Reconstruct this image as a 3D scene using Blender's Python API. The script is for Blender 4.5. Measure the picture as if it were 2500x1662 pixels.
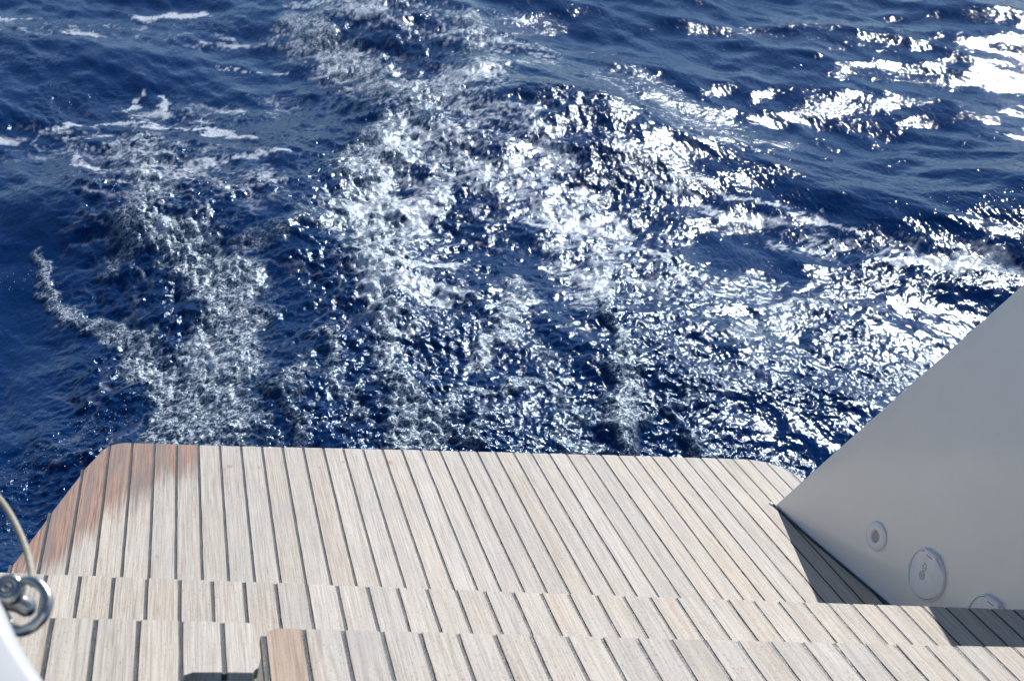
import bpy, bmesh, math, random
import numpy as np
from mathutils import Matrix, Vector

# ------------------------------------------------------------------ scene, camera, light
sc = bpy.context.scene
for o in list(bpy.data.objects):
    bpy.data.objects.remove(o)
COL = sc.collection
# boat frame (deck level) -> world frame (gravity level): the yacht heels and pitches
DECK = Matrix(((0.97622, 0.0, 0.2168), (-0.03508, 0.98682, 0.15795), (-0.21394, -0.1618, 0.96335))).to_4x4()
CAM = Vector((0.3679, 0.2022, 1.233))
RIGHT = Vector((0.97185, -0.2356, 0.0)); UP = Vector((0.1178, 0.48592, 0.86603)); FWD = Vector((0.20404, 0.84165, -0.5))
cd = bpy.data.cameras.new('camera'); cam = bpy.data.objects.new('camera', cd); COL.objects.link(cam)
m = Matrix((RIGHT, UP, -FWD)).transposed().to_4x4(); m.translation = CAM
cam.matrix_world = m
cd.sensor_width = 36; cd.lens = 45.654; cd.clip_start = 0.02; cd.clip_end = 20000
cd.dof.use_dof = True; cd.dof.focus_distance = 3.1; cd.dof.aperture_fstop = 13.0
sc.camera = cam
SUN = Vector((0.5036, 0.6705, 0.5449)).normalized()
w = bpy.data.worlds.new('World'); sc.world = w; w.use_nodes = True
nt = w.node_tree
sky = nt.nodes.new('ShaderNodeTexSky'); sky.sky_type = 'NISHITA'; sky.sun_disc = False
sky.sun_elevation = math.asin(SUN.z); sky.sun_rotation = math.atan2(SUN.x, SUN.y)
sky.air_density = 0.85; sky.dust_density = 0.0; sky.ozone_density = 3.2
nt.links.new(sky.outputs[0], nt.nodes['Background'].inputs[0])
nt.nodes['Background'].inputs[1].default_value = 0.1
sd = bpy.data.lights.new('sun', 'SUN'); sd.energy = 4.6; sd.angle = math.radians(0.53); sd.color = (1.0, 0.982, 0.95)
sun = bpy.data.objects.new('sun', sd); COL.objects.link(sun)
sun.rotation_euler = SUN.to_track_quat('Z', 'Y').to_euler(); sun.location = (8, 12, 9)
sc.view_settings.view_transform = 'Standard'; sc.view_settings.look = 'None'
sc.view_settings.exposure = 0.08; sc.view_settings.gamma = 1.0; sc.view_settings.use_curve_mapping = False
sc.render.engine = 'CYCLES'
sc.cycles.caustics_reflective = False; sc.cycles.caustics_refractive = False
sc.cycles.max_bounces = 6; sc.cycles.glossy_bounces = 3; sc.cycles.sample_clamp_indirect = 3.0
sc.cycles.use_denoising = True

H1, H2 = 0.229, 0.417           # tread heights above the bathing platform
EY1, EY2, EY2L = 1.867, 1.427, 1.439   # aft edges of the treads
PIT = 0.05                      # plank pitch
SEAM = 0.0061

# ------------------------------------------------------------------ helpers
def tag(o, label=None, cat=None, group=None, kind=None):
    for k, v in (('label', label), ('category', cat), ('group', group), ('kind', kind)):
        if v: o[k] = v
    return o

def link(name, me, parent=None):
    o = bpy.data.objects.new(name, me); COL.objects.link(o)
    if parent: o.parent = parent
    return o

def finish(name, bm, mat, parent=None, smooth=False, angle=40):
    bmesh.ops.recalc_face_normals(bm, faces=bm.faces)
    me = bpy.data.meshes.new(name)
    if smooth:
        for f in bm.faces: f.smooth = True
        for e in bm.edges:
            if len(e.link_faces) == 2 and e.calc_face_angle(0) > math.radians(angle): e.smooth = False
    bm.to_mesh(me); bm.free()
    me.materials.append(mat)
    return link(name, me, parent)

def prism(bm, pts, z0, z1, bev=0.0, seg=1):
    """solid with outline pts (list of x, y), from z0 up to z1, its top edges bevelled"""
    b = [bm.verts.new((x, y, z0)) for x, y in pts]; t = [bm.verts.new((x, y, z1)) for x, y in pts]
    n = len(pts)
    bm.faces.new(list(reversed(b))); top = bm.faces.new(t)
    for i in range(n): bm.faces.new((b[i], b[(i + 1) % n], t[(i + 1) % n], t[i]))
    if bev:
        bmesh.ops.bevel(bm, geom=list(top.edges), offset=bev, segments=seg, affect='EDGES', profile=0.6)

def clip(poly, a, b, c):
    """keep the part of poly with a*x + b*y <= c"""
    out = []
    n = len(poly)
    for i in range(n):
        p, q = poly[i], poly[(i + 1) % n]
        dp, dq = a * p[0] + b * p[1] - c, a * q[0] + b * q[1] - c
        if dp <= 0: out.append(p)
        if (dp < 0 < dq) or (dq < 0 < dp):
            t = dp / (dp - dq); out.append((p[0] + t * (q[0] - p[0]), p[1] + t * (q[1] - p[1])))
    res = []
    for p in out:
        if not res or (abs(p[0] - res[-1][0]) + abs(p[1] - res[-1][1])) > 1e-5: res.append(p)
    if len(res) > 1 and (abs(res[0][0] - res[-1][0]) + abs(res[0][1] - res[-1][1])) <= 1e-5: res.pop()
    return res

def area(p):
    return abs(sum(p[i][0] * p[(i + 1) % len(p)][1] - p[(i + 1) % len(p)][0] * p[i][1] for i in range(len(p)))) / 2

def sweep(bm, path, rad, n=14, closed=False, flat=1.0):
    """tube along path (Vectors); rad a number or list; flat squeezes it along the second normal"""
    rings = []; N = len(path); prev = None
    for i, p in enumerate(path):
        a = path[(i - 1) % N] if (closed or i > 0) else path[i]
        b = path[(i + 1) % N] if (closed or i < N - 1) else path[i]
        t = (b - a).normalized()
        if prev is None:
            u = t.orthogonal().normalized()
        else:
            u = (prev - t * prev.dot(t)).normalized()
        prev = u; v = t.cross(u)
        r = rad[i] if isinstance(rad, (list, tuple)) else rad
        rings.append([bm.verts.new(p + (u * math.cos(k * 2 * math.pi / n) + v * flat * math.sin(k * 2 * math.pi / n)) * r) for k in range(n)])
    for i in range(N if closed else N - 1):
        A, B = rings[i], rings[(i + 1) % N]
        for k in range(n): bm.faces.new((A[k], A[(k + 1) % n], B[(k + 1) % n], B[k]))
    if not closed:
        bm.faces.new(list(reversed(rings[0]))); bm.faces.new(rings[-1])

def spline(pts, n=8, closed=False):
    out = []; P = [Vector(p) for p in pts]; N = len(P)
    for i in range(N if closed else N - 1):
        p0 = P[(i - 1) % N] if (closed or i > 0) else P[0]
        p1, p2 = P[i], P[(i + 1) % N]
        p3 = P[(i + 2) % N] if (closed or i < N - 2) else P[-1]
        for k in range(n):
            t = k / n
            out.append(0.5 * ((2 * p1) + (p2 - p0) * t + (2 * p0 - 5 * p1 + 4 * p2 - p3) * t * t + (3 * p1 - p0 - 3 * p2 + p3) * t ** 3))
    if not closed: out.append(P[-1])
    return out

def lathe(bm, prof, n=40, M=None):
    """prof: (radius, height) pairs spun about local z, moved by matrix M"""
    rings = []
    for r, z in prof:
        if r < 1e-6: rings.append([bm.verts.new((0, 0, z))])
        else: rings.append([bm.verts.new((r * math.cos(2 * math.pi * k / n), r * math.sin(2 * math.pi * k / n), z)) for k in range(n)])
    for A, B in zip(rings, rings[1:]):
        for k in range(n):
            a = A if len(A) == 1 else (A[k], A[(k + 1) % n]); b = B if len(B) == 1 else (B[k], B[(k + 1) % n])
            f = list(a) + list(reversed(b))
            if len(set(f)) > 2: bm.faces.new(f)
    if M is not None: bmesh.ops.transform(bm, matrix=M, verts=[v for R in rings for v in R])

class N:
    """small node-graph helper"""
    def __init__(s, name):
        s.m = bpy.data.materials.new(name); s.m.use_nodes = True; s.t = s.m.node_tree
        s.b = s.t.nodes['Principled BSDF']
    def node(s, kind, **kw):
        n = s.t.nodes.new(kind)
        for k, v in kw.items(): setattr(n, k, v)
        return n
    def put(s, sock, v):
        if isinstance(v, bpy.types.NodeSocket): s.t.links.new(v, sock)
        elif v is not None: sock.default_value = v
    def math(s, op, a, b=None, c=None, clamp=False):
        n = s.node('ShaderNodeMath', operation=op, use_clamp=clamp)
        for i, v in enumerate((a, b, c)): s.put(n.inputs[i], v)
        return n.outputs[0]
    def vmul(s, v, k):
        n = s.node('ShaderNodeVectorMath', operation='MULTIPLY'); s.put(n.inputs[0], v); n.inputs[1].default_value = k
        return n.outputs[0]
    def noise(s, vec, scale=5, detail=3, rough=0.55, dist=0.0, out=0, lac=2.0):
        n = s.node('ShaderNodeTexNoise'); s.put(n.inputs['Vector'], vec)
        n.inputs['Scale'].default_value = scale; n.inputs['Detail'].default_value = detail
        n.inputs['Roughness'].default_value = rough; n.inputs['Distortion'].default_value = dist; n.inputs['Lacunarity'].default_value = lac
        return n.outputs[out]
    def ramp(s, f, a, b, lo=0.0, hi=1.0):
        n = s.node('ShaderNodeMapRange', interpolation_type='SMOOTHSTEP'); s.put(n.inputs[0], f)
        for i, v in enumerate((a, b, lo, hi)): s.put(n.inputs[i + 1], v)
        return n.outputs[0]
    def mix(s, f, a, b, mode='MIX'):
        n = s.node('ShaderNodeMix', data_type='RGBA', blend_type=mode); s.put(n.inputs[0], f)
        s.put(n.inputs[6], a if isinstance(a, bpy.types.NodeSocket) else (*a, 1)); s.put(n.inputs[7], b if isinstance(b, bpy.types.NodeSocket) else (*b, 1))
        return n.outputs[2]
    def bump(s, h, strength, dist, normal=None):
        n = s.node('ShaderNodeBump'); s.put(n.inputs['Height'], h); s.put(n.inputs['Strength'], strength)
        n.inputs['Distance'].default_value = dist
        if normal is not None: s.put(n.inputs['Normal'], normal)
        return n.outputs[0]
    def set(s, **kw):
        for k, v in kw.items():
            k = k.replace('_', ' ')
            if isinstance(v, tuple) and len(v) == 3 and 'Color' in k: v = (*v, 1)
            s.put(s.b.inputs[k], v)
        return s.m

# the yacht: an empty at its deck origin, heeled and pitched
boat = bpy.data.objects.new('sailing_yacht', None); COL.objects.link(boat); boat.matrix_world = DECK
tag(boat, 'stern of a white sailing yacht with grey weathered teak platform and steps', 'sailing yacht')

def deckcoord(n):
    t = n.node('ShaderNodeTexCoord'); t.object = boat
    return t.outputs['Object']

# ------------------------------------------------------------------ materials
def teak(name, wet=False, red_board=False):
    n = N(name); co = deckcoord(n)
    rnd = n.node('ShaderNodeObjectInfo').outputs['Random']
    sh = n.node('ShaderNodeVectorMath', operation='ADD'); n.put(sh.inputs[0], co)
    cmb = n.node('ShaderNodeCombineXYZ'); n.put(cmb.inputs[1], n.math('MULTIPLY', rnd, 37.0)); n.put(cmb.inputs[2], n.math('MULTIPLY', rnd, 11.0))
    n.put(sh.inputs[1], cmb.outputs[0]); v = sh.outputs[0]
    fine = n.noise(n.vmul(v, (900, 16, 20)), 1, 3, 0.6)
    mid = n.noise(n.vmul(v, (260, 5, 8)), 1, 3, 0.6, 0.6)
    broad = n.noise(n.vmul(v, (55, 2.2, 3)), 1, 2, 0.5, 0.4)
    speck = n.noise(n.vmul(v, (620, 150, 150)), 1, 2, 0.7)
    pores = n.ramp(speck, 0.60, 0.72)
    blotch = n.noise(n.vmul(v, (9, 5, 5)), 1, 3, 0.6)
    base = n.mix(n.ramp(mid, 0.32, 0.68), (0.39, 0.335, 0.28), (0.60, 0.54, 0.465))
    base = n.mix(n.ramp(fine, 0.42, 0.68, 0.0, 0.55), base, (0.66, 0.62, 0.565))
    base = n.mix(n.ramp(fine, 0.40, 0.26, 0.0, 0.5), base, (0.27, 0.215, 0.175))
    base = n.mix(n.ramp(broad, 0.52, 0.74, 0.0, 0.45), base, (0.50, 0.415, 0.345))
    base = n.mix(n.ramp(blotch, 0.45, 0.75, 0.0, 0.35), base, (0.43, 0.415, 0.40))
    base = n.mix(n.math('MULTIPLY', pores, 0.62), base, (0.16, 0.12, 0.095))
    # board to board difference
    k = n.node('ShaderNodeHueSaturation'); n.put(k.inputs['Color'], base); n.put(k.inputs['Value'], n.math('MULTIPLY_ADD', rnd, 0.15, 0.94))
    n.put(k.inputs['Saturation'], n.math('MULTIPLY_ADD', n.math('FRACT', n.math('MULTIPLY', rnd, 7.31)), 0.4, 0.88))
    base = k.outputs[0]
    rough = 0.62
    red = n.mix(n.ramp(mid, 0.3, 0.7), (0.18, 0.098, 0.072), (0.40, 0.215, 0.145))
    red = n.mix(n.ramp(fine, 0.45, 0.7, 0, 0.6), red, (0.49, 0.35, 0.27))
    red = n.mix(n.ramp(broad, 0.46, 0.62, 0, 0.75), red, (0.20, 0.165, 0.155))
    sep = n.node('ShaderNodeSeparateXYZ'); n.put(sep.inputs[0], co); X, Y = sep.outputs[0], sep.outputs[1]
    if wet:
        # damp freshly soaked corner: its forward limit steps from board to board
        wob = n.math('MULTIPLY', n.math('SUBTRACT', n.noise(n.vmul(co, (40, 6, 1)), 1, 3, 0.6), 0.5), 0.16)
        j = n.math('FLOOR', n.math('DIVIDE', n.math('SUBTRACT', X, PHX0), PIT))
        wobj = n.math('MULTIPLY', n.math('SINE', n.math('MULTIPLY', j, 2.3)), 0.03)
        lim = n.math('ADD', n.math('ADD', n.math('MINIMUM', n.math('MULTIPLY_ADD', X, 2.0, 2.36), n.math('MULTIPLY_ADD', X, 0.62, 2.57)), n.math('ADD', wob, n.math('MULTIPLY', n.math('SUBTRACT', mid, 0.5), 0.17))), wobj)
        mask = n.ramp(n.math('SUBTRACT', Y, lim), -0.07, 0.09)
        mask = n.math('MULTIPLY', mask, n.ramp(X, 0.253, 0.250))
        base = n.mix(n.math('MULTIPLY', mask, 0.93), base, red)
        spots = None
        for sx, sy, r in SPOTS:
            d = n.node('ShaderNodeVectorMath', operation='DISTANCE'); n.put(d.inputs[0], n.vmul(co, (1, 0.55, 0))); d.inputs[1].default_value = (sx, sy * 0.55, 0)
            dd = n.math('ADD', d.outputs[1], n.math('MULTIPLY', n.math('SUBTRACT', blotch2(n, co), 0.5), r * 1.8))
            q = n.ramp(dd, r, r * 0.45)
            spots = q if spots is None else n.math('MAXIMUM', spots, q)
        base = n.mix(n.math('MULTIPLY', spots, 0.6), base, (0.40, 0.19, 0.12))
    if red_board:
        e = n.math('ADD', X, n.math('MULTIPLY', n.math('SUBTRACT', n.noise(n.vmul(co, (60, 7, 1)), 1, 3), 0.5), 0.05))
        mask = n.math('MULTIPLY', n.ramp(e, 0.345, 0.322), n.ramp(X, 0.322, 0.3195, 0.5, 1.0))
        mask = n.math('MULTIPLY', mask, n.ramp(X, 0.26, 0.262))
        base = n.mix(n.math('MULTIPLY', mask, 0.8), base, n.mix(n.ramp(mid, 0.3, 0.7), (0.30, 0.19, 0.125), (0.50, 0.36, 0.255)))
    hgt = n.math('ADD', n.math('MULTIPLY', fine, 0.7), n.math('ADD', n.math('MULTIPLY', mid, 0.6), n.math('MULTIPLY', pores, -0.6)))
    nor = n.bump(hgt, 0.5, 0.0012)
    return n.set(Base_Color=base, Roughness=rough, Normal=nor, Specular_IOR_Level=0.3)

def blotch2(n, co):
    if not hasattr(n, '_b2'): n._b2 = n.noise(n.vmul(co, (90, 60, 1)), 1, 3, 0.6)
    return n._b2

PHX0 = 0.0
SPOTS = [(0.319, 2.789, 0.007), (0.307, 2.772, 0.006), (0.387, 2.792, 0.005), (0.707, 2.863, 0.01), (0.591, 2.853, 0.005), (1.024, 2.903, 0.004), (1.003, 2.787, 0.004), (1.242, 2.985, 0.01), (1.25, 2.958, 0.008), (1.111, 2.921, 0.004), (0.53, 2.81, 0.004), (0.164, 2.352, 0.004), (0.654, 2.86, 0.003)]
M_TEAK = teak('weathered_teak'); M_TEAKW = teak('weathered_teak_damp_corner', wet=True); M_TEAKR = teak('weathered_teak_red_board', red_board=True)

def rubber():
    n = N('caulking_rubber'); co = deckcoord(n)
    a = n.noise(n.vmul(co, (150, 18, 20)), 1, 3, 0.6); b = n.noise(n.vmul(co, (300, 260, 260)), 1, 2, 0.6)
    c = n.mix(n.ramp(a, 0.35, 0.7), (0.024, 0.026, 0.028), (0.060, 0.063, 0.066))
    c = n.mix(n.ramp(b, 0.62, 0.75, 0, 0.6), c, (0.22, 0.21, 0.2))
    return n.set(Base_Color=c, Roughness=n.ramp(b, 0.3, 0.7, 0.38, 0.6), Normal=n.bump(n.math('ADD', a, b), 0.6, 0.0012))
M_RUB = rubber()

def gelcoat(name, col, rough, dirt=0.1):
    n = N(name); co = deckcoord(n)
    a = n.noise(co, 3.0, 4, 0.6); s = n.noise(n.vmul(co, (8, 8, 1.4)), 1, 4, 0.65); f = n.noise(co, 260, 2, 0.6)
    c = n.mix(n.ramp(a, 0.35, 0.7, 0, 1), col, tuple(x * 0.955 for x in col))
    c = n.mix(n.ramp(s, 0.5, 0.8, 0, dirt), c, (0.52, 0.5, 0.43))
    c = n.mix(n.ramp(f, 0.70, 0.76, 0, 0.35), c, (0.35, 0.34, 0.3))
    wav = n.noise(co, 2.6, 1, 0.4)
    return n.set(Base_Color=c, Roughness=n.ramp(a, 0.3, 0.7, rough, rough + 0.07), Normal=n.bump(n.math('ADD', n.math('MULTIPLY', wav, 1.0), n.math('MULTIPLY', f, 0.004)), 0.5, 0.012), IOR=1.5)
M_GEL = gelcoat('white_gelcoat', (0.93, 0.90, 0.835), 0.07, 0.05)
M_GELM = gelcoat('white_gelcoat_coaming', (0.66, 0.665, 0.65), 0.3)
M_CREAM = gelcoat('cream_gelcoat', (0.70, 0.68, 0.59), 0.3, 0.25)

def plastic():
    n = N('white_plastic'); co = deckcoord(n); a = n.noise(co, 40, 3, 0.6)
    return n.set(Base_Color=n.mix(n.ramp(a, 0.4, 0.8), (0.86, 0.86, 0.87), (0.78, 0.78, 0.79)), Roughness=0.24)
M_PLA = plastic()

def plain(name, col, rough, metal=0.0, sc_=60, amt=0.12):
    n = N(name); co = deckcoord(n); a = n.noise(co, sc_, 3, 0.6)
    return n.set(Base_Color=n.mix(n.ramp(a, 0.3, 0.75), col, tuple(min(1, x * (1 - amt)) for x in col)), Roughness=n.ramp(a, 0.3, 0.7, rough, rough * 1.35), Metallic=metal)
M_DARK = plain('recess_shade_black', (0.02, 0.02, 0.02), 0.7)
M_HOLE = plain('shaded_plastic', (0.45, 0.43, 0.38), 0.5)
M_INK = plain('grey_print', (0.09, 0.09, 0.14), 0.5)
M_STEEL = plain('stainless_steel', (0.62, 0.595, 0.55), 0.26, 1.0, 90, 0.2)
def cord():
    n = N('beige_cover'); co = deckcoord(n)
    a = n.noise(co, 300, 3, 0.6)
    return n.set(Base_Color=n.mix(n.ramp(a, 0.35, 0.7), (0.50, 0.45, 0.34), (0.38, 0.34, 0.25)), Roughness=0.42)
M_CORD = cord()

# ------------------------------------------------------------------ teak decks
def deck(name, outline, z, phase, k0, k1, mat, thick=0.012, seed=0, gaps=(), slab=0.045):
    """thing part: a base slab with boards (own objects) and the caulking between them"""
    rng = random.Random(seed)
    bm = bmesh.new(); prism(bm, outline, z - thick - slab, z - thick + 0.0005, 0.0)
    base = finish(name, bm, M_CREAM, boat)
    for k in range(k0, k1):
        x0, x1 = (k + phase) * PIT + SEAM / 2, (k + 1 + phase) * PIT - SEAM / 2
        p = clip(clip(outline, -1, 0, -x0), 1, 0, x1)
        if len(p) < 3 or area(p) < 2e-5: continue
        # slightly uneven board edges
        cx = (x0 + x1) / 2; out = []
        for i in range(len(p)):
            a, b = p[i], p[(i + 1) % len(p)]
            out.append(a)
            L = math.hypot(b[0] - a[0], b[1] - a[1])
            if abs(a[0] - b[0]) < 1e-4 and L > 0.1:
                nseg = int(L / 0.035)
                for q in range(1, nseg):
                    t = q / nseg; out.append((a[0] + (b[0] - a[0]) * t + rng.gauss(0, 0.00016), a[1] + (b[1] - a[1]) * t))
        bm = bmesh.new(); dz = rng.uniform(-0.0004, 0.0004)
        prism(bm, out, z - thick, z + dz, 0.0008)
        finish('plank', bm, mat, base)
    for k in range(k0, k1 + 1):
        if k in gaps: continue
        xc = (k + phase) * PIT; h = SEAM / 2 + 0.0008
        p = clip(clip(outline, -1, 0, -(xc - h)), 1, 0, xc + h)
        if len(p) < 3 or area(p) < 1e-6: continue
        ys = [q[1] for q in p]; y0, y1 = min(ys), max(ys) - 0.0005
        if y1 - y0 < 0.01: continue
        bm = bmesh.new(); nseg = max(2, int((y1 - y0) / 0.012)); rows = []
        for q in range(nseg + 1):
            y = y0 + (y1 - y0) * q / nseg
            d = rng.gauss(0, 0.00025); 
            if rng.random() < 0.035: d += rng.uniform(0.0006, 0.0014) * rng.choice((-1, 0.8))
            zt = z - 0.0018 + d
            rows.append([bm.verts.new((xc - h, y, z - thick)), bm.verts.new((xc - h, y, zt + 0.0004)), bm.verts.new((xc + rng.gauss(0, 0.0003), y, zt - 0.0002)), bm.verts.new((xc + h, y, zt + 0.0004)), bm.verts.new((xc + h, y, z - thick))])
        for A, B in zip(rows, rows[1:]):
            for c in range(4): bm.faces.new((A[c], A[c + 1], B[c + 1], B[c]))
        bm.faces.new(rows[0]); bm.faces.new(list(reversed(rows[-1])))
        finish('caulking_strip', bm, M_RUB, base, smooth=True)
    return base

aft = spline([(0.085, 2.884, 0), (0.361, 2.908, 0), (0.698, 2.943, 0), (1.097, 2.981, 0), (1.4, 3.009, 0), (1.708, 3.035, 0)], 5)
outline = [(-0.29, 1.45), (1.95, 1.45), (1.945, 2.3), (1.925, 2.65), (1.905, 2.80), (1.885, 2.88), (1.862, 2.95), (1.835, 3.0), (1.80, 3.028), (1.76, 3.037)]
outline += [(p.x, p.y) for p in reversed(aft)]
outline += [(0.066, 2.876), (0.050, 2.862), (0.036, 2.836), (0.004, 2.73), (-0.045, 2.524), (-0.103, 2.272)]
plat = deck('bathing_platform', outline, 0.0, 0.0, -6, 39, M_TEAKW, seed=3)
P1 = 0.7295; P2 = 0.4100
deck('lower_step', [(-0.27, 1.30), (1.87, 1.30), (1.835, EY1), (0.9, EY1 - 0.002), (-0.2, EY1 + 0.003)], H1, P1, -7, 38, M_TEAK, seed=5)
r2 = [(0.2738, 1.02), (1.90, 1.02), (1.90, EY2 + 0.004), (0.9, EY2), (0.2738 + 0.016, EY2 + 0.001), (0.2738 + 0.006, EY2 - 0.003), (0.2738 + 0.0015, EY2 - 0.009), (0.2738, EY2 - 0.018)]
deck('upper_step', r2, H2, P2, 4, 38, M_TEAKR, seed=8)
l2 = [(-0.25, 1.0), (0.1705, 1.0), (0.1705, 1.314), (0.1745, 1.323), (0.184, 1.329), (0.2535, 1.329), (0.256, 1.337), (0.2605, 1.341), (0.2605, EY2L - 0.006), (0.254, EY2L), (-0.25, EY2L + 0.001)]
deck('hinged_step_leaf', l2, H2, P2, -6, 5, M_TEAK, seed=13, slab=0.003)

# moulded bodies under the steps
bm = bmesh.new()
tp = [(0.2715, 1.03), (1.88, 1.03), (1.88, EY2 - 0.002), (0.289, EY2 - 0.002), (0.280, EY2 - 0.006), (0.2735, EY2 - 0.013), (0.2715, EY2 - 0.02)]
A_ = [bm.verts.new((x, y, H2 - 0.0118)) for x, y in tp]; B_ = [bm.verts.new((x - (0.016 if x < 1 else 0), y - (0.0 if y > 1.2 else 0), H1 + 0.0015)) for x, y in tp]
bm.faces.new(A_); bm.faces.new(list(reversed(B_)))
for i in range(len(tp)): bm.faces.new((A_[i], A_[(i + 1) % len(tp)], B_[(i + 1) % len(tp)], B_[i]))
finish('step_moulding', bm, M_CREAM, boat)
bm = bmesh.new(); prism(bm, [(0.29, 1.0), (1.88, 1.0), (1.88, EY2 - 0.006), (0.285, EY2 - 0.006), (0.2745, EY2 - 0.018)], H1 + 0.001, H2 - 0.0575, 0.0)
finish('step_riser', bm, M_CREAM, boat)
bm = bmesh.new(); prism(bm, [(-0.26, 1.31), (1.86, 1.31), (1.83, EY1 - 0.02), (-0.19, EY1 - 0.02)], 0.001, H1 - 0.0575, 0.0)
finish('step_riser', bm, M_CREAM, boat)
# plate below the leaf's hand hole, painted near-black for the shade in the cavity
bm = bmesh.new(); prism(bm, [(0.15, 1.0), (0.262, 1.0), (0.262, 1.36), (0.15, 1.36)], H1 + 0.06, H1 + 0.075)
finish('cavity_shade_plate', bm, M_DARK, boat)

# ------------------------------------------------------------------ quarter wall on the right
WB = Vector((0.146, -1, 0)).normalized(); WN = Vector((1, 0.146, 0)).normalized(); P0 = Vector((1.699, 2.75, 0))
def wp(u, v, out=0.0):            # along the wall, up the wall, proud of it (towards the cockpit)
    return P0 + WB * u + Vector((0, 0, v)) - WN * out
SL = 0.725 * 1.0106               # the aft edge leans forward as it rises
bm = bmesh.new()
cols = 26; rows_ = 22; TH = 0.075; ZT = 1.02; UE = 2.3
grid = []
def wall_out(u, v):
    # moulded root radius at the deck
    r = 0.009; return r * (1 - math.sqrt(max(0, 1 - (1 - v / r) ** 2))) if v < r else 0.0
EDG = [0, 0.0012, 0.0036, 0.007]; EOF = [0.0048, 0.0022, 0.0006, 0.0]
vs = [0, .0008, .002, .004, .006, .009] + [0.009 + (ZT - 0.009) * (i / 16) for i in range(1, 17)]
for v in vs:
    u0 = v * SL; grid.append([wp(u0 + (EDG[c] if c < 4 else 0.007 + (UE - u0 - 0.007) * ((c - 3) / (cols - 3)) ** 1.2), v, wall_out(0, v) * min(1, (c / cols) * 8 + 0.15) - (EOF[c] if c < 4 else 0)) for c in range(cols + 1)])
V = [[bm.verts.new(p) for p in g] for g in grid]
for a, b in zip(V, V[1:]):
    for c in range(cols): bm.faces.new((a[c], a[c + 1], b[c + 1], b[c]))
# rounded aft edge and the outer skin
prevcol = [r[0] for r in V]
for k in range(1, 9):
    th = math.pi * k / 8; rr = TH / 2
    off = (1 - math.cos(th)) * rr; back = math.sin(th) * 0.004
    newc = [bm.verts.new(p[0] + WN * off + (Vector((-WB.x, -WB.y, 0)) * back)) for p in grid]
    for i in range(len(newc) - 1): bm.faces.new((prevcol[i], prevcol[i + 1], newc[i + 1], newc[i]))
    prevcol = newc
outer_end = [bm.verts.new(g[-1] + WN * TH) for g in grid]
for i in range(len(newc) - 1): bm.faces.new((newc[i], newc[i + 1], outer_end[i + 1], outer_end[i]))
topin = V[-1]; bm.faces.new([*topin, outer_end[-1], newc[-1]])
finish('quarter_wall', bm, M_GEL, boat, smooth=True, angle=35)
WALL = bpy.data.objects['quarter_wall']
# sealant at the foot of the wall
bm = bmesh.new()
sweep(bm, [wp(u, 0.001, 0.009 * min(1, (u / UE) ** (1 / 1.2) * 8 + 0.15) + 0.003) for u in [0.0, .01, .03, .06, .1, .15, .2, .3, .4, .5, .6, .7, .8, .9]], 0.0042, 8, flat=0.8)
finish('sealant_bead', bm, M_RUB, WALL, smooth=True)
bm = bmesh.new(); lathe(bm, [(0.0, 0.005), (0.003, 0.0048), (0.0062, 0.003), (0.0075, 0.0)], 16, Matrix.Translation(wp(-0.006, 0, 0.006)) @ Matrix.Diagonal((0.9, 1.3, 1, 1)))
finish('corner_cap', bm, M_PLA, WALL, smooth=True)

def wall_matrix(u, v, out=0.0):   # local x along the wall (forward), y up, z towards the cockpit
    m = Matrix((WB, Vector((0, 0, 1)), -WN)).transposed().to_4x4(); m.translation = wp(u, v, out); return m
# drain socket with flared flange
bm = bmesh.new()
lathe(bm, [(0.034, 0.0), (0.0345, 0.0025), (0.033, 0.0045), (0.024, 0.0062), (0.0165, 0.0066), (0.0145, 0.005), (0.0128, 0.0), (0.0118, -0.012), (0.0116, -0.03), (0, -0.03)], 56, wall_matrix(0.3835, 0.1165, 0.0005))
skt = finish('wall_socket', bm, M_PLA, WALL, smooth=True, angle=60)
bm = bmesh.new(); lathe(bm, [(0, 0.0005), (0.0122, 0.0005), (0.0125, 0.001)], 32, wall_matrix(0.3835, 0.1165, 0.0012))  # flat disc over the bore, its inner shade painted as a darker plastic
finish('bore_shade_disc', bm, M_HOLE, skt)

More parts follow.
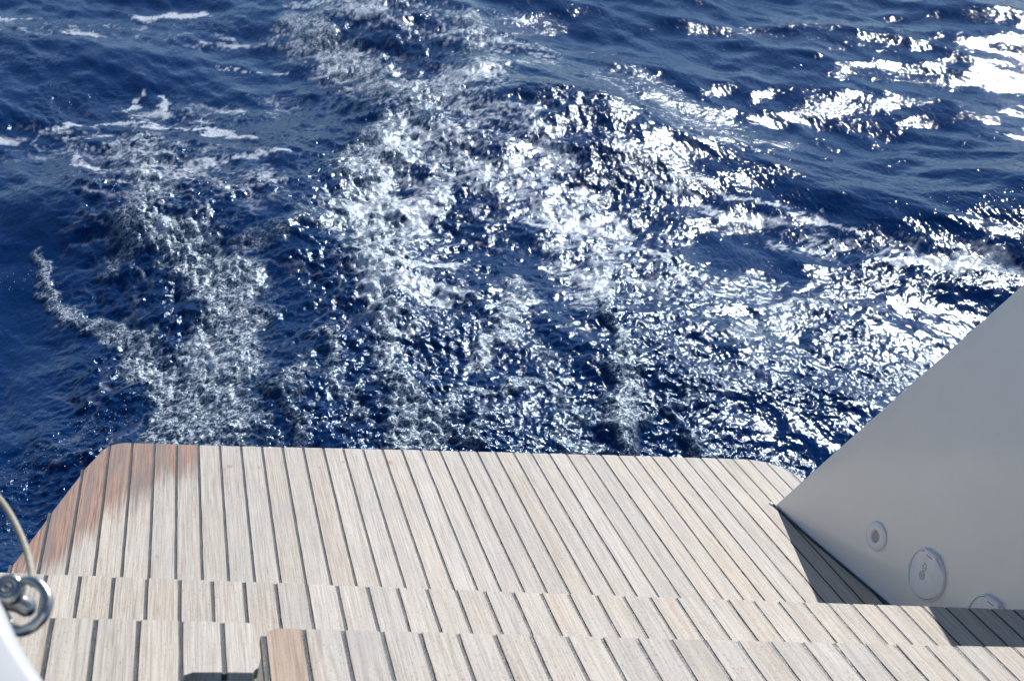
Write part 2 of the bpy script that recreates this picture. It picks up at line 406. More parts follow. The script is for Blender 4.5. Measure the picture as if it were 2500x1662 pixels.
def cover(u, v, writing=True):
    Mx = wall_matrix(u, v, 0.0003)
    bm = bmesh.new()
    lathe(bm, [(0.0565, 0.0), (0.0568, 0.005), (0.0555, 0.0075), (0.0535, 0.008), (0.0525, 0.006), (0.0525, 0.0)], 72, Mx)
    ring = finish('round_cover', bm, M_PLA, WALL, smooth=True, angle=50)
    # flap: a disc whose middle band is flat and whose two sides fall away
    bm = bmesh.new(); R = 0.0517; n = 72; r_in = []
    def hz(x, y):
        e = abs(x) ; return 0.0105 - max(0, e - 0.030) * 0.28 - (0.0009 if math.hypot(x, y) > R - 0.0012 else 0)
    rings = []
    for r in (0.0, 0.012, 0.022, 0.030, 0.038, 0.045, R - 0.0015, R):
        rings.append([bm.verts.new((r * math.cos(2 * math.pi * k / n), r * math.sin(2 * math.pi * k / n), hz(r * math.cos(2 * math.pi * k / n), r * math.sin(2 * math.pi * k / n)))) for k in range(n)] if r else [bm.verts.new((0, 0, hz(0, 0)))])
    rings.append([bm.verts.new((R * math.cos(2 * math.pi * k / n), R * math.sin(2 * math.pi * k / n), 0.002)) for k in range(n)])
    for k in range(n): bm.faces.new((rings[0][0], rings[1][k], rings[1][(k + 1) % n]))
    for A, B in zip(rings[1:], rings[2:]):
        for k in range(n): bm.faces.new((A[k], B[k], B[(k + 1) % n], A[(k + 1) % n]))
    bmesh.ops.transform(bm, matrix=Mx, verts=bm.verts)
    finish('cover_flap', bm, M_PLA, ring, smooth=True, angle=14)
    bm = bmesh.new()
    sweep(bm, [Mx @ Vector((x, 0.0525, 0.0085)) for x in (-0.019, -0.010, 0.010, 0.019)], 0.0034, 12)
    for sx in (-1, 1): sweep(bm, [Mx @ Vector((sx * 0.0175, 0.0525, 0.0085)), Mx @ Vector((sx * 0.0205, 0.0525, 0.0085))], 0.0042, 12)
    finish('hinge', bm, M_PLA, ring, smooth=True)
    bm = bmesh.new(); prism(bm, [(-0.0095, 0.0435), (0.0095, 0.0435), (0.0095, 0.0449), (-0.0095, 0.0449)], 0.0085, 0.01075)
    bmesh.ops.transform(bm, matrix=Mx, verts=bm.verts); finish('hinge_slot', bm, M_INK, ring)
    # printed mark: arrow pointing down on to a hatched circle
    bm = bmesh.new(); z = 0.0107
    def line(pts, wd=0.0011, closed=True):
        for i in range(len(pts) if closed else len(pts) - 1):
            a, b = Vector((*pts[i], z)), Vector((*pts[(i + 1) % len(pts)], z)); d = (b - a).normalized() if (b - a).length else Vector((1, 0, 0)); s = Vector((-d.y, d.x, 0)) * wd / 2
            a = a - d * wd * 0.4; b = b + d * wd * 0.4
            zz = Vector((0, 0, 0.00012 * (i % 2)))
            q = [bm.verts.new(Mx @ (p + zz)) for p in (a - s, b - s, b + s, a + s)]; bm.faces.new(q)
    ax, ay = -0.005, 0.004
    arrow = [(-0.0035, 0.021), (0.0035, 0.021), (0.0035, 0.013), (0.0072, 0.013), (0.0, 0.0015), (-0.0072, 0.013), (-0.0035, 0.013)]
    line([(x + ax, y + ay) for x, y in arrow])
    line([(ax + 0.0085 * math.cos(t * math.pi / 12), ay - 0.0075 + 0.0085 * math.sin(t * math.pi / 12)) for t in range(24)])
    for q in range(-3, 4):
        hh = math.sqrt(max(0, 0.0058 ** 2 - (q * 0.0017) ** 2)); line([(ax - hh, ay - 0.0075 + q * 0.0017), (ax + hh, ay - 0.0075 + q * 0.0017)], 0.0007, False)
    line([(ax - 0.001, ay + 0.0105), (ax + 0.001, ay + 0.0105)], 0.0018, False)
    finish('press_mark', bm, M_INK, ring)
cover(0.5635, 0.119); cover(0.756, 0.119)

# ------------------------------------------------------------------ near left corner: coaming, shackle, guard line
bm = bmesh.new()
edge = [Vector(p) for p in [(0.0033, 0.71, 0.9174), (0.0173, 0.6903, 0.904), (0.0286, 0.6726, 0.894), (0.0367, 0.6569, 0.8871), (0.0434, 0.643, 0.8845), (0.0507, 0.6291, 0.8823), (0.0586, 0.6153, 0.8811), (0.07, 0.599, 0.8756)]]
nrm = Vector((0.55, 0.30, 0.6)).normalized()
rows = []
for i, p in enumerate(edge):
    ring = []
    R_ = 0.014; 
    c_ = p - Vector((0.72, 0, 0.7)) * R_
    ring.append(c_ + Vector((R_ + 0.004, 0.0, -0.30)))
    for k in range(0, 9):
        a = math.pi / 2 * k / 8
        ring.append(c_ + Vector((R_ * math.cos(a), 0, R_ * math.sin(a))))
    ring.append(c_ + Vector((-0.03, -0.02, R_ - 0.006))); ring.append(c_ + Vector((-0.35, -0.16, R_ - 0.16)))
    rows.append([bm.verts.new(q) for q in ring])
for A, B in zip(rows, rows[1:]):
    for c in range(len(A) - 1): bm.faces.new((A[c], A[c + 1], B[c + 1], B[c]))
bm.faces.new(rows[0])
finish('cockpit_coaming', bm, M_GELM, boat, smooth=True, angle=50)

sh = bpy.data.objects.new('shackle', None); COL.objects.link(sh)
head = Vector((0.0188, 0.8427, 0.803))
sh.matrix_world = DECK @ Matrix.Translation(head)
tag(sh, 'polished stainless steel shackle with round pin head on the white coaming at bottom left', 'shackle')
bm = bmesh.new()
bow = spline([(0.0233, 0.8468, 0.806), (0.029, 0.8418, 0.8116), (0.0364, 0.8354, 0.8144), (0.043, 0.8276, 0.8121), (0.0459, 0.8203, 0.8082), (0.0446, 0.8137, 0.8026), (0.0385, 0.8127, 0.7941), (0.0304, 0.8176, 0.7863), (0.0245, 0.8241, 0.7848), (0.019, 0.8317, 0.7872), (0.0127, 0.8408, 0.7936), (0.0083, 0.8478, 0.7952)], 10)
rr = [0.0027 + 0.0013 * math.sin(math.pi * min(1, i / (len(bow) - 1) * 1.0)) for i in range(len(bow))]
sweep(bm, [p - head for p in bow], rr, 20)
finish('bow', bm, M_STEEL, sh, smooth=True, angle=60)
axis = (Vector((0.0883, 0, 1.2995)) - head).normalized()
axis = (axis + Vector((-0.25, 0.25, 0.3))).normalized()
Mh = axis.to_track_quat('Z', 'Y').to_matrix().to_4x4()
bm = bmesh.new()
lathe(bm, [(0, 0.0062), (0.0022, 0.0062), (0.0027, 0.0057), (0.0032, 0.0062), (0.0052, 0.0064), (0.0060, 0.0058), (0.0068, 0.0064), (0.0088, 0.006), (0.0108, 0.0035), (0.0113, 0.0), (0.0108, -0.003), (0.008, -0.006), (0.0065, -0.008), (0.0065, -0.022), (0, -0.022)], 48, Mh)
finish('pin_head', bm, M_STEEL, sh, smooth=True, angle=50)
bm = bmesh.new()
q0 = Mh @ Vector((0, 0, -0.012))
sweep(bm, [q0 + Vector((-0.012, -0.004, 0.0)), q0 + Vector((0.004, -0.002, -0.003)), q0 + Vector((0.012, -0.004, -0.007)), q0 + Vector((0.015, -0.006, -0.009))], [0.006, 0.0072, 0.0066, 0.003], 18)
finish('pin_lug', bm, M_STEEL, sh, smooth=True, angle=60)

bm = bmesh.new()
cab = spline([(-0.025, 1.0026, 0.815), (-0.0103, 0.9849, 0.8083), (0.0045, 0.9575, 0.8053), (0.0166, 0.9302, 0.8003), (0.0252, 0.9044, 0.7965), (0.0303, 0.8804, 0.7949), (0.0327, 0.8636, 0.7963)], 10)
sweep(bm, cab, 0.0026, 14)
gl = finish('guard_line', bm, M_CORD, None, smooth=True, angle=60)
gl.matrix_world = DECK
tag(gl, 'beige plastic covered guard line curving down to the steel shackle at left', 'guard line')

# ------------------------------------------------------------------ the sea
rng = np.random.default_rng(11)
PERM = rng.permutation(4096)
ANG = rng.random(4096) * 2 * np.pi; GX, GY = np.cos(ANG), np.sin(ANG)
def perlin(x, y, seed=0):
    xi = np.floor(x).astype(np.int64); yi = np.floor(y).astype(np.int64); xf = (x - xi).astype(np.float32); yf = (y - yi).astype(np.float32)
    u = xf * xf * xf * (xf * (xf * 6 - 15) + 10); v = yf * yf * yf * (yf * (yf * 6 - 15) + 10)
    def g(ix, iy, fx, fy):
        h = PERM[(PERM[(ix + seed * 131) & 4095] + iy) & 4095]
        return GX[h] * fx + GY[h] * fy
    a = g(xi, yi, xf, yf); b = g(xi + 1, yi, xf - 1, yf); c = g(xi, yi + 1, xf, yf - 1); d = g(xi + 1, yi + 1, xf - 1, yf - 1)
    return (1.5 * ((a + u * (b - a)) + v * ((c + u * (d - c)) - (a + u * (b - a))))).astype(np.float32)
def fbm(x, y, f0, n, seed, gain=0.5, ridge=False):
    s = 0.0; a = 1.0; t = 0.0; f = f0
    for i in range(n):
        ca, sa = math.cos(i * 1.3 + seed), math.sin(i * 1.3 + seed)
        q = perlin((x * ca - y * sa) * f + i * 17.3, (x * sa + y * ca) * f + seed * 5.1, seed + i)
        if ridge: q = 1 - 2 * np.abs(q)
        s = s + a * q; t += a; a *= gain; f *= 2.03
    return s / t
def sstep(a, b, x):
    t = np.clip((x - a) / (b - a), 0, 1); return t * t * (3 - 2 * t)

ZW = -1.02
FH = np.array([FWD.x, FWD.y]); FH = FH / np.linalg.norm(FH); RH = np.array([FH[1], -FH[0]])
# the sheet: fine near the yacht, coarser with distance, out to the horizon
vv = [0.9]
while vv[-1] < 13.5: vv.append(vv[-1] + max(0.0042, 1.55 * vv[-1] ** 2 / (1298 * 2.25)))
nfine_v = len(vv)
while vv[-1] < 9000: vv.append(vv[-1] * 1.18)
pre = [0.9 - 0.25 * 1.35 ** k for k in range(0, 26)]
vv = np.array(list(reversed(pre)) + vv)
uf = np.linspace(-0.50, 0.50, 1060)
ext = [0.5 + 0.004 * 1.32 ** k for k in range(1, 32)]
uu = np.array([-e for e in reversed(ext)] + list(uf) + ext)
U, Vv = np.meshgrid(uu, vv)
Wd = np.where(Vv > -0.3, Vv + 1.0, 0.7 + (-0.3 - Vv) * 1.0)
base = np.array([CAM.x, CAM.y])
X = (base[0] + RH[0] * U * Wd + FH[0] * Vv); Y = (base[1] + RH[1] * U * Wd + FH[1] * Vv)
far = 1 - sstep(16, 60, np.hypot(X, Y))

def stroke(pts):
    """soft band: distance to a polyline of (x, y, half width) in metres, 1 on the line and 0 at the rim"""
    best = np.zeros_like(X)
    for (x0, y0, w0), (x1, y1, w1) in zip(pts, pts[1:]):
        dx, dy = x1 - x0, y1 - y0; L2 = dx * dx + dy * dy + 1e-9
        t = np.clip(((XW - x0) * dx + (YW - y0) * dy) / L2, 0, 1)
        d = np.hypot(XW - (x0 + t * dx), YW - (y0 + t * dy)); wd = w0 + (w1 - w0) * t
        best = np.maximum(best, 1 - d / wd)
    return np.clip(best, 0, 1)
# warp the plan so that bands meander and fray
w1 = fbm(X, Y, 1.3, 3, 3); w2 = fbm(X, Y, 1.3, 3, 9)
w3 = fbm(X, Y, 7.0, 4, 21, 0.6); w4 = fbm(X, Y, 7.0, 4, 27, 0.6)
XW = X + 0.12 * w1 + 0.10 * w3; YW = Y + 0.12 * w2 + 0.12 * w4
FROTH = [(0.6, [(0.882, 8.167, 0.175), (1.134, 7.204, 0.204), (1.341, 6.409, 0.186)]), (0.45, [(1.941, 7.732, 0.196), (1.784, 6.491, 0.19)]), (0.55, [(0.464, 3.464, 0.074), (0.476, 3.739, 0.065), (0.564, 3.975, 0.055)]), (0.45, [(0.965, 3.343, 0.074), (1.07, 3.475, 0.076)]), (0.5, [(1.275, 3.267, 0.061), (1.373, 3.521, 0.065), (1.376, 3.833, 0.055)]), (0.4, [(1.649, 3.155, 0.073), (1.645, 3.359, 0.051)]), (0.4, [(0.428, 4.827, 0.095), (0.706, 5.066, 0.15), (0.9, 5.019, 0.1)]), (1, [(0.186, 3.404, 0.257), (0.206, 3.685, 0.26), (0.243, 4.0, 0.258), (0.339, 4.317, 0.217), (0.308, 4.578, 0.204), (0.182, 4.923, 0.128), (0.057, 5.183, 0.083)]), (0.7, [(0.046, 3.609, 0.074), (0.084, 4.011, 0.108), (-0.038, 4.29, 0.085), (-0.149, 4.527, 0.074), (-0.301, 4.827, 0.054), (-0.374, 5.133, 0.036)]), (0.8, [(0.834, 3.374, 0.104), (0.869, 3.769, 0.093), (0.865, 4.042, 0.084), (0.911, 4.432, 0.091), (0.967, 4.696, 0.127)]), (0.65, [(0.967, 4.696, 0.127), (0.972, 5.167, 0.188), (1.019, 5.61, 0.22), (1.189, 5.981, 0.194), (1.513, 6.429, 0.146)]), (0.8, [(1.418, 3.233, 0.092), (1.589, 3.727, 0.068), (1.667, 4.119, 0.052), (1.714, 4.373, 0.062)]), (0.55, [(0.679, 3.501, 0.063), (0.661, 3.872, 0.074), (0.635, 4.126, 0.064)]), (0.75, [(0.897, 3.448, 0.038), (1.027, 3.581, 0.044), (1.245, 3.652, 0.066), (1.319, 3.673, 0.037)]), (0.65, [(1.172, 3.748, 0.049), (1.253, 4.006, 0.054), (1.382, 4.384, 0.058)]), (0.5, [(-0.097, 4.954, 0.095), (0.125, 5.458, 0.156), (-0.016, 6.061, 0.113)]), (0.5, [(2.722, 4.128, 0.046), (2.382, 4.042, 0.135), (2.163, 3.905, 0.116)]), (0.4, [(1.677, 3.448, 0.036), (1.938, 3.725, 0.042)])]
SHEET = [(1, [(0.373, 6.522, 0.041), (0.443, 6.329, 0.064), (0.506, 6.092, 0.042)]), (0.95, [(-0.475, 6.698, 0.024), (-0.263, 6.767, 0.033), (-0.064, 6.737, 0.045), (0.293, 6.511, 0.028)]), (0.8, [(-0.004, 6.797, 0.025), (0.056, 7.178, 0.022)]), (0.85, [(0.141, 7.089, 0.022), (0.219, 6.775, 0.054)]), (0.8, [(-0.333, 6.575, 0.028), (-0.322, 6.034, 0.045), (-0.121, 5.886, 0.026)]), (0.75, [(-0.139, 5.89, 0.037), (0.271, 5.791, 0.055), (0.671, 5.793, 0.037)]), (0.9, [(1.613, 4.907, 0.067), (1.765, 4.891, 0.101), (1.888, 4.945, 0.051)]), (0.85, [(0.921, 4.496, 0.038), (1.03, 4.591, 0.05), (1.204, 4.584, 0.041)]), (0.85, [(1.072, 4.392, 0.091), (1.18, 4.317, 0.06)]), (0.8, [(2.21, 5.37, 0.026), (2.317, 5.129, 0.029), (2.418, 4.902, 0.038), (2.528, 4.768, 0.027)]), (0.75, [(2.317, 5.344, 0.022), (2.543, 5.028, 0.025), (2.755, 4.821, 0.024), (2.943, 4.523, 0.037)]), (0.95, [(2.899, 4.301, 0.048), (3.068, 4.223, 0.057), (3.215, 4.115, 0.063), (3.35, 3.941, 0.046)]), (0.7, [(2.684, 4.586, 0.02), (2.755, 4.509, 0.02)]), (0.85, [(1.871, 4.665, 0.043), (1.97, 4.602, 0.055), (2.062, 4.523, 0.026)]), (0.8, [(1.631, 4.535, 0.063), (1.714, 4.373, 0.05), (1.813, 4.28, 0.037)]), (0.8, [(1.705, 4.239, 0.042), (1.724, 4.301, 0.043)]), (0.7, [(1.578, 6.541, 0.063), (1.805, 6.585, 0.051)]), (0.75, [(0.281, 8.593, 0.103), (-0.019, 8.57, 0.102), (0.156, 8.671, 0.052)]), (0.8, [(-0.816, 8.533, 0.07), (-0.674, 8.544, 0.05)]), (0.6, [(-0.448, 8.355, 0.03), (-0.35, 8.288, 0.025)]), (0.75, [(0.907, 8.441, 0.103), (1.289, 8.397, 0.078)]), (0.7, [(1.999, 4.793, 0.05), (1.906, 5.252, 0.054), (1.874, 5.403, 0.037)]), (0.8, [(1.065, 5.319, 0.07), (1.176, 4.952, 0.083)]), (0.7, [(1.265, 4.216, 0.044), (1.424, 4.241, 0.036)]), (0.6, [(0.44, 7.6, 0.023), (0.588, 7.411, 0.018), (0.804, 7.284, 0.023)]), (0.6, [(2.064, 4.086, 0.036), (2.168, 4.029, 0.036)]), (0.6, [(1.464, 5.502, 0.092), (1.578, 5.194, 0.07)])]
CHOP = [(0.5, [(3.253, 7.414, 0.147), (3.746, 7.04, 0.143)]), (0.8, [(1.612, 7.99, 0.375), (1.953, 7.233, 0.372), (2.299, 7.645, 0.295)]), (0.8, [(-0.347, 3.661, 0.049), (-0.285, 3.457, 0.059), (-0.256, 3.222, 0.056)]), (0.7, [(-0.166, 3.574, 0.061), (-0.12, 3.606, 0.049)]), (0.9, [(-0.472, 7.593, 0.136), (-0.248, 6.384, 0.117), (-0.0, 6.324, 0.176)]), (0.8, [(0.329, 6.415, 0.4), (0.581, 6.074, 0.308)]), (0.7, [(-0.647, 8.188, 0.362), (-0.207, 8.253, 0.295)]), (0.6, [(-0.547, 6.627, 0.3), (0.036, 6.725, 0.351), (0.739, 6.555, 0.351)]), (0.55, [(-0.031, 4.727, 0.306), (0.24, 3.922, 0.334)]), (1, [(2.496, 7.024, 0.161), (2.669, 6.342, 0.235), (2.781, 5.82, 0.22), (2.985, 5.6, 0.117)]), (1, [(0.867, 7.993, 0.196), (1.194, 6.834, 0.325), (1.369, 5.992, 0.313), (1.522, 5.345, 0.287)]), (0.9, [(2.013, 6.124, 0.183), (2.238, 5.514, 0.207), (2.411, 5.176, 0.108)]), (0.8, [(1.731, 3.56, 0.254), (2.041, 3.617, 0.233), (2.284, 3.505, 0.19), (2.642, 3.611, 0.127)]), (1, [(1.672, 3.215, 0.149), (1.946, 3.083, 0.147)]), (0.7, [(0.861, 4.511, 0.459), (1.206, 3.959, 0.422), (1.537, 3.607, 0.24)]), (0.7, [(0.127, 5.683, 0.305), (0.638, 5.422, 0.299), (1.136, 5.213, 0.295)]), (0.85, [(0.154, 8.528, 0.153), (0.441, 8.184, 0.099)]), (0.8, [(-0.446, 8.311, 0.074), (-0.366, 8.12, 0.072)]), (0.6, [(-0.234, 7.046, 0.128), (-0.112, 7.15, 0.13)]), (0.6, [(3.274, 6.002, 0.083), (3.943, 5.968, 0.106)]), (0.6, [(3.253, 7.414, 0.147), (4.208, 7.183, 0.147)]), (0.7, [(1.805, 4.457, 0.221), (2.376, 4.212, 0.186)]), (0.8, [(1.08, 3.404, 0.438), (1.465, 3.379, 0.254)])]
CALM = [(1, [(-0.387, 5.671, 0.246), (-0.392, 4.494, 0.217), (-0.331, 4.06, 0.16)]), (1, [(-0.576, 7.263, 0.108), (-0.081, 7.805, 0.164), (0.375, 7.695, 0.188), (0.646, 6.966, 0.152)]), (0.8, [(2.413, 4.495, 0.146), (2.23, 4.696, 0.083)]), (0.6, [(2.978, 5.135, 0.11), (3.615, 4.837, 0.108)]), (0.6, [(2.654, 7.143, 0.094), (3.11, 7.449, 0.098)]), (0.5, [(2.795, 4.042, 0.077), (3.203, 4.303, 0.081)]), (0.7, [(2.035, 5.831, 0.039), (2.415, 5.739, 0.039)])]
WAKE = [(1, [(-0.012, 3.515, 0.424), (0.045, 4.101, 0.411), (0.121, 5.051, 0.488), (-0.056, 6.228, 0.482)]), (1, [(0.694, 3.344, 0.605), (0.887, 4.184, 0.651), (1.136, 5.213, 0.729), (1.351, 6.469, 0.729), (1.356, 7.962, 0.62)]), (0.9, [(1.517, 3.144, 0.484), (1.753, 3.827, 0.492), (1.86, 4.629, 0.488), (2.08, 5.99, 0.5)]), (0.7, [(2.241, 3.569, 0.342), (2.725, 4.234, 0.237), (3.318, 4.054, 0.157)])]
VEIL = [(0.8, [(1.259, 8.167, 0.404), (1.789, 7.598, 0.434), (2.106, 6.894, 0.314)]), (1, [(0.91, 3.892, 0.082), (0.95, 4.489, 0.26), (1.039, 5.151, 0.394), (1.35, 5.888, 0.443), (1.721, 6.706, 0.39)]), (0.9, [(1.624, 4.129, 0.133), (1.759, 4.578, 0.273), (1.749, 5.153, 0.352), (1.749, 5.9, 0.352)]), (0.8, [(0.867, 7.993, 0.221), (1.214, 6.967, 0.353), (1.399, 6.155, 0.36)]), (0.75, [(-0.152, 6.361, 0.313), (0.165, 5.915, 0.372), (0.505, 5.5, 0.319)]), (0.7, [(2.0, 4.303, 0.248), (2.296, 4.03, 0.224)]), (0.7, [(2.554, 4.618, 0.1), (2.966, 4.361, 0.146), (3.279, 3.993, 0.124)]), (0.6, [(2.459, 6.527, 0.26), (2.7, 5.67, 0.235)]), (0.55, [(0.218, 4.059, 0.178), (0.355, 4.633, 0.199), (0.155, 5.2, 0.2)]), (0.5, [(1.19, 3.824, 0.082), (1.382, 4.384, 0.138)]), (0.7, [(2.347, 5.008, 0.088), (2.52, 4.749, 0.085)])]
DRIFT = [(1, [(-0.804, 8.398, 0.368), (-0.088, 8.224, 0.295), (0.852, 7.825, 0.217)]), (1, [(-0.533, 6.453, 0.333), (0.036, 6.725, 0.351), (0.653, 6.765, 0.317)]), (0.8, [(1.382, 8.137, 0.303), (2.299, 7.645, 0.246)]), (0.9, [(2.266, 5.308, 0.11), (2.62, 4.767, 0.137), (3.204, 4.154, 0.143)]), (0.8, [(-0.222, 5.768, 0.287), (0.378, 5.397, 0.347)]), (0.7, [(1.257, 4.932, 0.334), (1.86, 4.629, 0.325)])]
def layer(L):
    s = np.zeros_like(X)
    for k, pts in L: s = np.maximum(s, k * sstep(0, 0.75, stroke(pts)))
    return s
froth = layer(FROTH); sheet = layer(SHEET); chop = layer(CHOP); calm = layer(CALM); wake = layer(WAKE); veil = layer(VEIL); drift = layer(DRIFT)

# wind sea: many short-crested trains, crests mostly one way
hx = np.zeros_like(X); hy = np.zeros_like(X); hz = np.zeros_like(X)
r2_ = random.Random(4)
for i in range(64):
    lam = 3.4 * (0.045 ** (i / 63)) ; kk = 2 * math.pi / lam
    th = math.radians(27) + r2_.gauss(0, 0.42 if lam > 0.8 else 0.6)
    amp = (0.0052 if lam > 0.75 else 0.0042) * lam ** 1.0 * r2_.uniform(0.6, 1.4)
    ph = r2_.uniform(0, 6.283); cx_, cy_ = math.cos(th), math.sin(th)
    # each train comes in groups
    env = 0.55 + 0.9 * (0.5 + 0.5 * np.sin(kk * 0.11 * (X * cy_ - Y * cx_) + 1.7 * i)) * (0.5 + 0.5 * np.sin(kk * 0.13 * (X * cx_ + Y * cy_) + 0.9 * i))
    a = kk * (X * cx_ + Y * cy_) + ph + 0.5 * w1
    A = amp * env * far if lam > 0.5 else amp * env * far * (1 - 0.5 * calm)
    hz += A * np.cos(a); hx -= 0.75 * A * cx_ * np.sin(a); hy -= 0.75 * A * cy_ * np.sin(a)
# two swells shaping the water behind the stern
for lam, th, ph, sl in ((3.42, 2.71, 4.169, 0.088), (2.189, 1.866, 3.66, 0.085)):
    kk = 2 * math.pi / lam
    hz += far * (1 - 0.6 * sstep(3.2, 5.2, X)) * sl / kk * np.cos(kk * (X * math.cos(th) + Y * math.sin(th)) + ph + 0.3 * w1)
# churned wake
lump = fbm(X + 0.05 * w3, Y + 0.05 * w4, 3.0, 3, 41, 0.55); small = fbm(X + 0.02 * w3, Y, 11.0, 3, 47, 0.6, True); fine = fbm(X, Y, 34.0, 2, 53, 0.6)
fine2 = fbm(X + 0.01 * small, Y + 0.008 * w3, 21.0, 2, 57, 0.55, True)
hz += far * (wake * (0.045 * lump + 0.012 * small) + froth * (0.010 + 0.022 * lump + 0.005 * small + 0.006 * fine))
DIST = np.hypot(X - CAM.x, Y - CAM.y)
g1 = fbm(X + 0.004 * w3, Y, 62.0, 1, 101); g2 = fbm(X, Y + 0.006 * w4, 37.0, 1, 107); g3 = fbm(X + 0.01 * w3, Y + 0.01 * w4, 20.0, 2, 113, 0.5)
clump = sstep(-0.42, 0.30, fbm(X + 0.05 * w3, Y + 0.05 * w4, 2.6, 4, 131, 0.6))
act = np.clip((0.16 + 0.72 * np.maximum(chop, 0.9 * froth) + 0.42 * wake) * (0.35 + 0.75 * clump), 0, 1.05) * (1 - 0.8 * calm) * far
side = sstep(0.6, -0.6, (X - 0.9) - 0.16 * (Y - 3))          # left of the wake the chop is shorter and steeper
act = act * (1 + 0.65 * side)
hz += act * (0.0030 * g1 * (1 - 0.45 * sstep(3.5, 8, DIST)) + 0.0042 * g2 + 0.0038 * g3)
ss_, cs_ = X * 0.89 + Y * 0.46, X * 0.46 - Y * 0.89
ripl = fbm(ss_ + 0.05 * w3, cs_ * 0.33 + 0.03 * w4, 9.0, 3, 121, 0.5)
hz += far * (1 - 0.45 * calm) * (1 - 0.5 * wake) * (0.0085 + 0.0045 * side) * ripl
Z = ZW + hz

# foam cover
lace = fbm(X + 0.06 * w3, Y + 0.06 * w4, 5.5, 4, 61, 0.62, True)
lace2 = fbm(X + 0.03 * w3, Y + 0.03 * w1, 15.0, 3, 71, 0.6, True)
cell = fbm(X, Y, 40.0, 2, 77, 0.6)
patch = fbm(X, Y, 2.2, 3, 83, 0.55)
f1 = sstep(0.20, 0.92, froth * 1.05 + 0.50 * lace + 0.35 * lace2 + 0.30 * cell + 0.25 * patch - 0.32)
f2 = sstep(0.48, 0.86, sheet * 0.62 + 0.42 * lace + 0.26 * lace2 + 0.34 * cell + 0.3 * patch) * sstep(0.02, 0.3, sheet)
f3 = sstep(0.52, 0.84, 0.36 * veil + 0.46 * lace + 0.34 * lace2 + 0.34 * cell + 0.34 * patch - 0.10) * np.clip(veil * 1.5, 0, 1) * 0.9 
aer = sstep(0.0, 0.9, froth * 0.8 + wake * 0.05 + veil * 0.16 * (0.6 + patch) + 0.25 * sheet)
foamA = np.clip(f1 * np.clip(froth * 1.6, 0, 1), 0, 1)
ca_, sa_ = math.cos(math.radians(-62)), math.sin(math.radians(-62))
XR, YR = (X * ca_ - Y * sa_), (X * sa_ + Y * ca_)
streak = fbm(XR * 1.0 + 0.08 * w3, YR * 0.42 + 0.05 * w4, 8.0, 3, 91, 0.6)
f4 = sstep(0.14, 0.50, streak + 0.30 * patch + 0.18 * cell + 0.42 * drift - 0.36) * drift * 0.95
web = 1 - np.abs(perlin((X + 0.07 * w3) * 4.2, (Y + 0.07 * w4) * 3.2, 141)) * 2.6
web2 = 1 - np.abs(perlin((X + 0.03 * w3) * 9.5, (Y + 0.05 * w4) * 7.0, 143)) * 2.6
f5 = np.maximum(sstep(0.80, 0.97, web + 0.10 * cell - 0.06), 0.45 * sstep(0.82, 0.98, web2 + 0.10 * cell - 0.06)) * sstep(-0.35, 0.25, patch + 0.5 * lace) * np.clip(0.7 * veil + 0.75 * drift + 0.28 * wake, 0, 1)
foamB = np.clip(np.maximum(np.maximum(np.maximum(f2, f3), f4), 0.85 * f5), 0, 1)
nv, nu = X.shape
co = np.empty((nv * nu, 3), np.float32)
co[:, 0] = (X + hx).ravel(); co[:, 1] = (Y + hy).ravel(); co[:, 2] = Z.ravel()
me = bpy.data.meshes.new('sea'); me.vertices.add(nv * nu); me.vertices.foreach_set('co', co.ravel())
idx = np.arange(nv * nu, dtype=np.int32).reshape(nv, nu)
q = np.stack([idx[:-1, :-1], idx[:-1, 1:], idx[1:, 1:], idx[1:, :-1]], -1).reshape(-1, 4)
me.loops.add(q.size); me.loops.foreach_set('vertex_index', q.ravel())
me.polygons.add(len(q)); me.polygons.foreach_set('loop_start', np.arange(0, q.size, 4, dtype=np.int32))
me.polygons.foreach_set('use_smooth', np.ones(len(q), bool))
me.update()
at = me.attributes.new('foam', 'FLOAT_COLOR', 'POINT')
cc = np.stack([foamA.ravel(), foamB.ravel(), np.clip(np.maximum(np.maximum(chop, froth), 0.75 * wake) * (1 - 0.9 * calm) + 0.10, 0, 1).ravel(), aer.ravel()], -1).astype(np.float32)
at.data.foreach_set('color', cc.ravel())
me.validate()
sea = link('sea', me); tag(sea, None, None, None, 'structure')

n = N('sea_water')
g = n.node('ShaderNodeNewGeometry').outputs['Position']
at_ = n.node('ShaderNodeAttribute', attribute_name='foam'); sp = n.node('ShaderNodeSeparateColor'); n.put(sp.inputs[0], at_.outputs['Color'])
FA, FB, CH, AE = sp.outputs[0], sp.outputs[1], sp.outputs[2], at_.outputs['Alpha']
na = n.noise(g, 95, 3, 0.62, 0.3); nb = n.noise(g, 30, 4, 0.56, 0.5); nc = n.noise(g, 230, 2, 0.6)
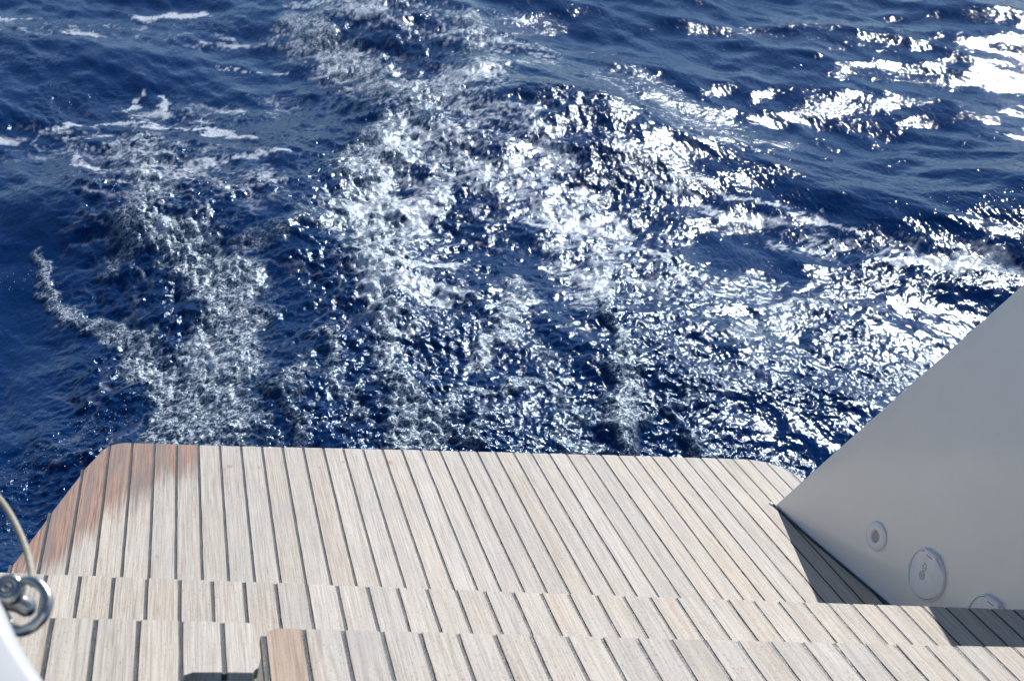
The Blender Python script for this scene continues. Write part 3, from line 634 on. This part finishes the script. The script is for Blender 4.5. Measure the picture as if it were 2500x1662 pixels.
# wind ripples drawn out along the crests
rot = n.node('ShaderNodeMapping'); n.put(rot.inputs['Vector'], g); rot.inputs['Rotation'].default_value = (0, 0, math.radians(-27)); rot.inputs['Scale'].default_value = (46, 15, 20)
rip = n.noise(rot.outputs[0], 1, 3, 0.6, 0.5)
body = n.mix(AE, (0.0003, 0.0200, 0.092), (0.018, 0.060, 0.11))
fa = n.math('MULTIPLY', n.math('MULTIPLY', FA, n.ramp(na, 0.43, 0.575, 0.06, 1.0)), n.math('MULTIPLY', n.ramp(nb, 0.36, 0.56, 0.3, 1.0), n.ramp(nc, 0.40, 0.58, 0.35, 1.25)))
fb = n.math('MULTIPLY', FB, n.ramp(na, 0.36, 0.54, 0.6, 1.0))
body = n.mix(n.math('MULTIPLY', fa, 1.0, clamp=True), body, (0.80, 0.84, 0.89))
body = n.mix(n.math('MULTIPLY', fb, 0.9), body, (0.78, 0.82, 0.87))
rough = n.math('ADD', n.math('MULTIPLY', fb, 0.2), n.math('MULTIPLY_ADD', CH, 0.06, 0.075))
hgt = n.math('ADD', n.math('MULTIPLY', na, n.math('MULTIPLY_ADD', CH, 0.22, 0.05)), n.math('ADD', n.math('MULTIPLY', rip, 0.55), n.math('MULTIPLY', nb, n.math('MULTIPLY_ADD', CH, 0.9, 0.15))))
hgt = n.math('ADD', hgt, n.math('MULTIPLY', nc, n.math('MULTIPLY_ADD', FA, 0.2, 0.0)))
nor = n.bump(hgt, 1.0, 0.0065)
sea.data.materials.append(n.set(Base_Color=body, Roughness=rough, IOR=1.345, Specular_Tint=(0.4, 0.78, 1.0, 1.0), Normal=nor))

# drops of spray thrown up where the quarter wave breaks
rs = random.Random(9); bm = bmesh.new()
for cx_, cy_, rad_, cnt, top in [(-0.087, 3.687, 0.056, 130, 0.05), (-0.289, 3.52, 0.054, 60, 0.04), (-0.272, 3.226, 0.039, 60, 0.04), (-0.155, 3.593, 0.061, 50, 0.04), (-0.314, 4.795, 0.061, 70, 0.03), (0.11, 3.953, 0.12, 160, 0.05), (0.342, 4.377, 0.088, 120, 0.05), (0.362, 3.766, 0.052, 60, 0.05)]:
    for _ in range(cnt):
        px_, py_ = cx_ + rs.gauss(0, rad_), cy_ + rs.gauss(0, rad_ * 0.8)
        r_ = 0.0008 + 0.0016 * rs.random() ** 2.5
        mt = Matrix.Translation((px_, py_, ZW + 0.02 + abs(rs.gauss(0, top)))) @ Matrix.Diagonal((1, 1, rs.uniform(0.8, 1.6), 1))
        bmesh.ops.create_icosphere(bm, subdivisions=1, radius=r_, matrix=mt)
n = N('spray_water'); n.set(Base_Color=(0.55, 0.62, 0.70), Roughness=0.12, IOR=1.33)
sp_ = finish('spray', bm, n.m, None, smooth=True, angle=180)
tag(sp_, 'fine white drops of spray flying over the wake beside the platform', 'spray', None, 'stuff')
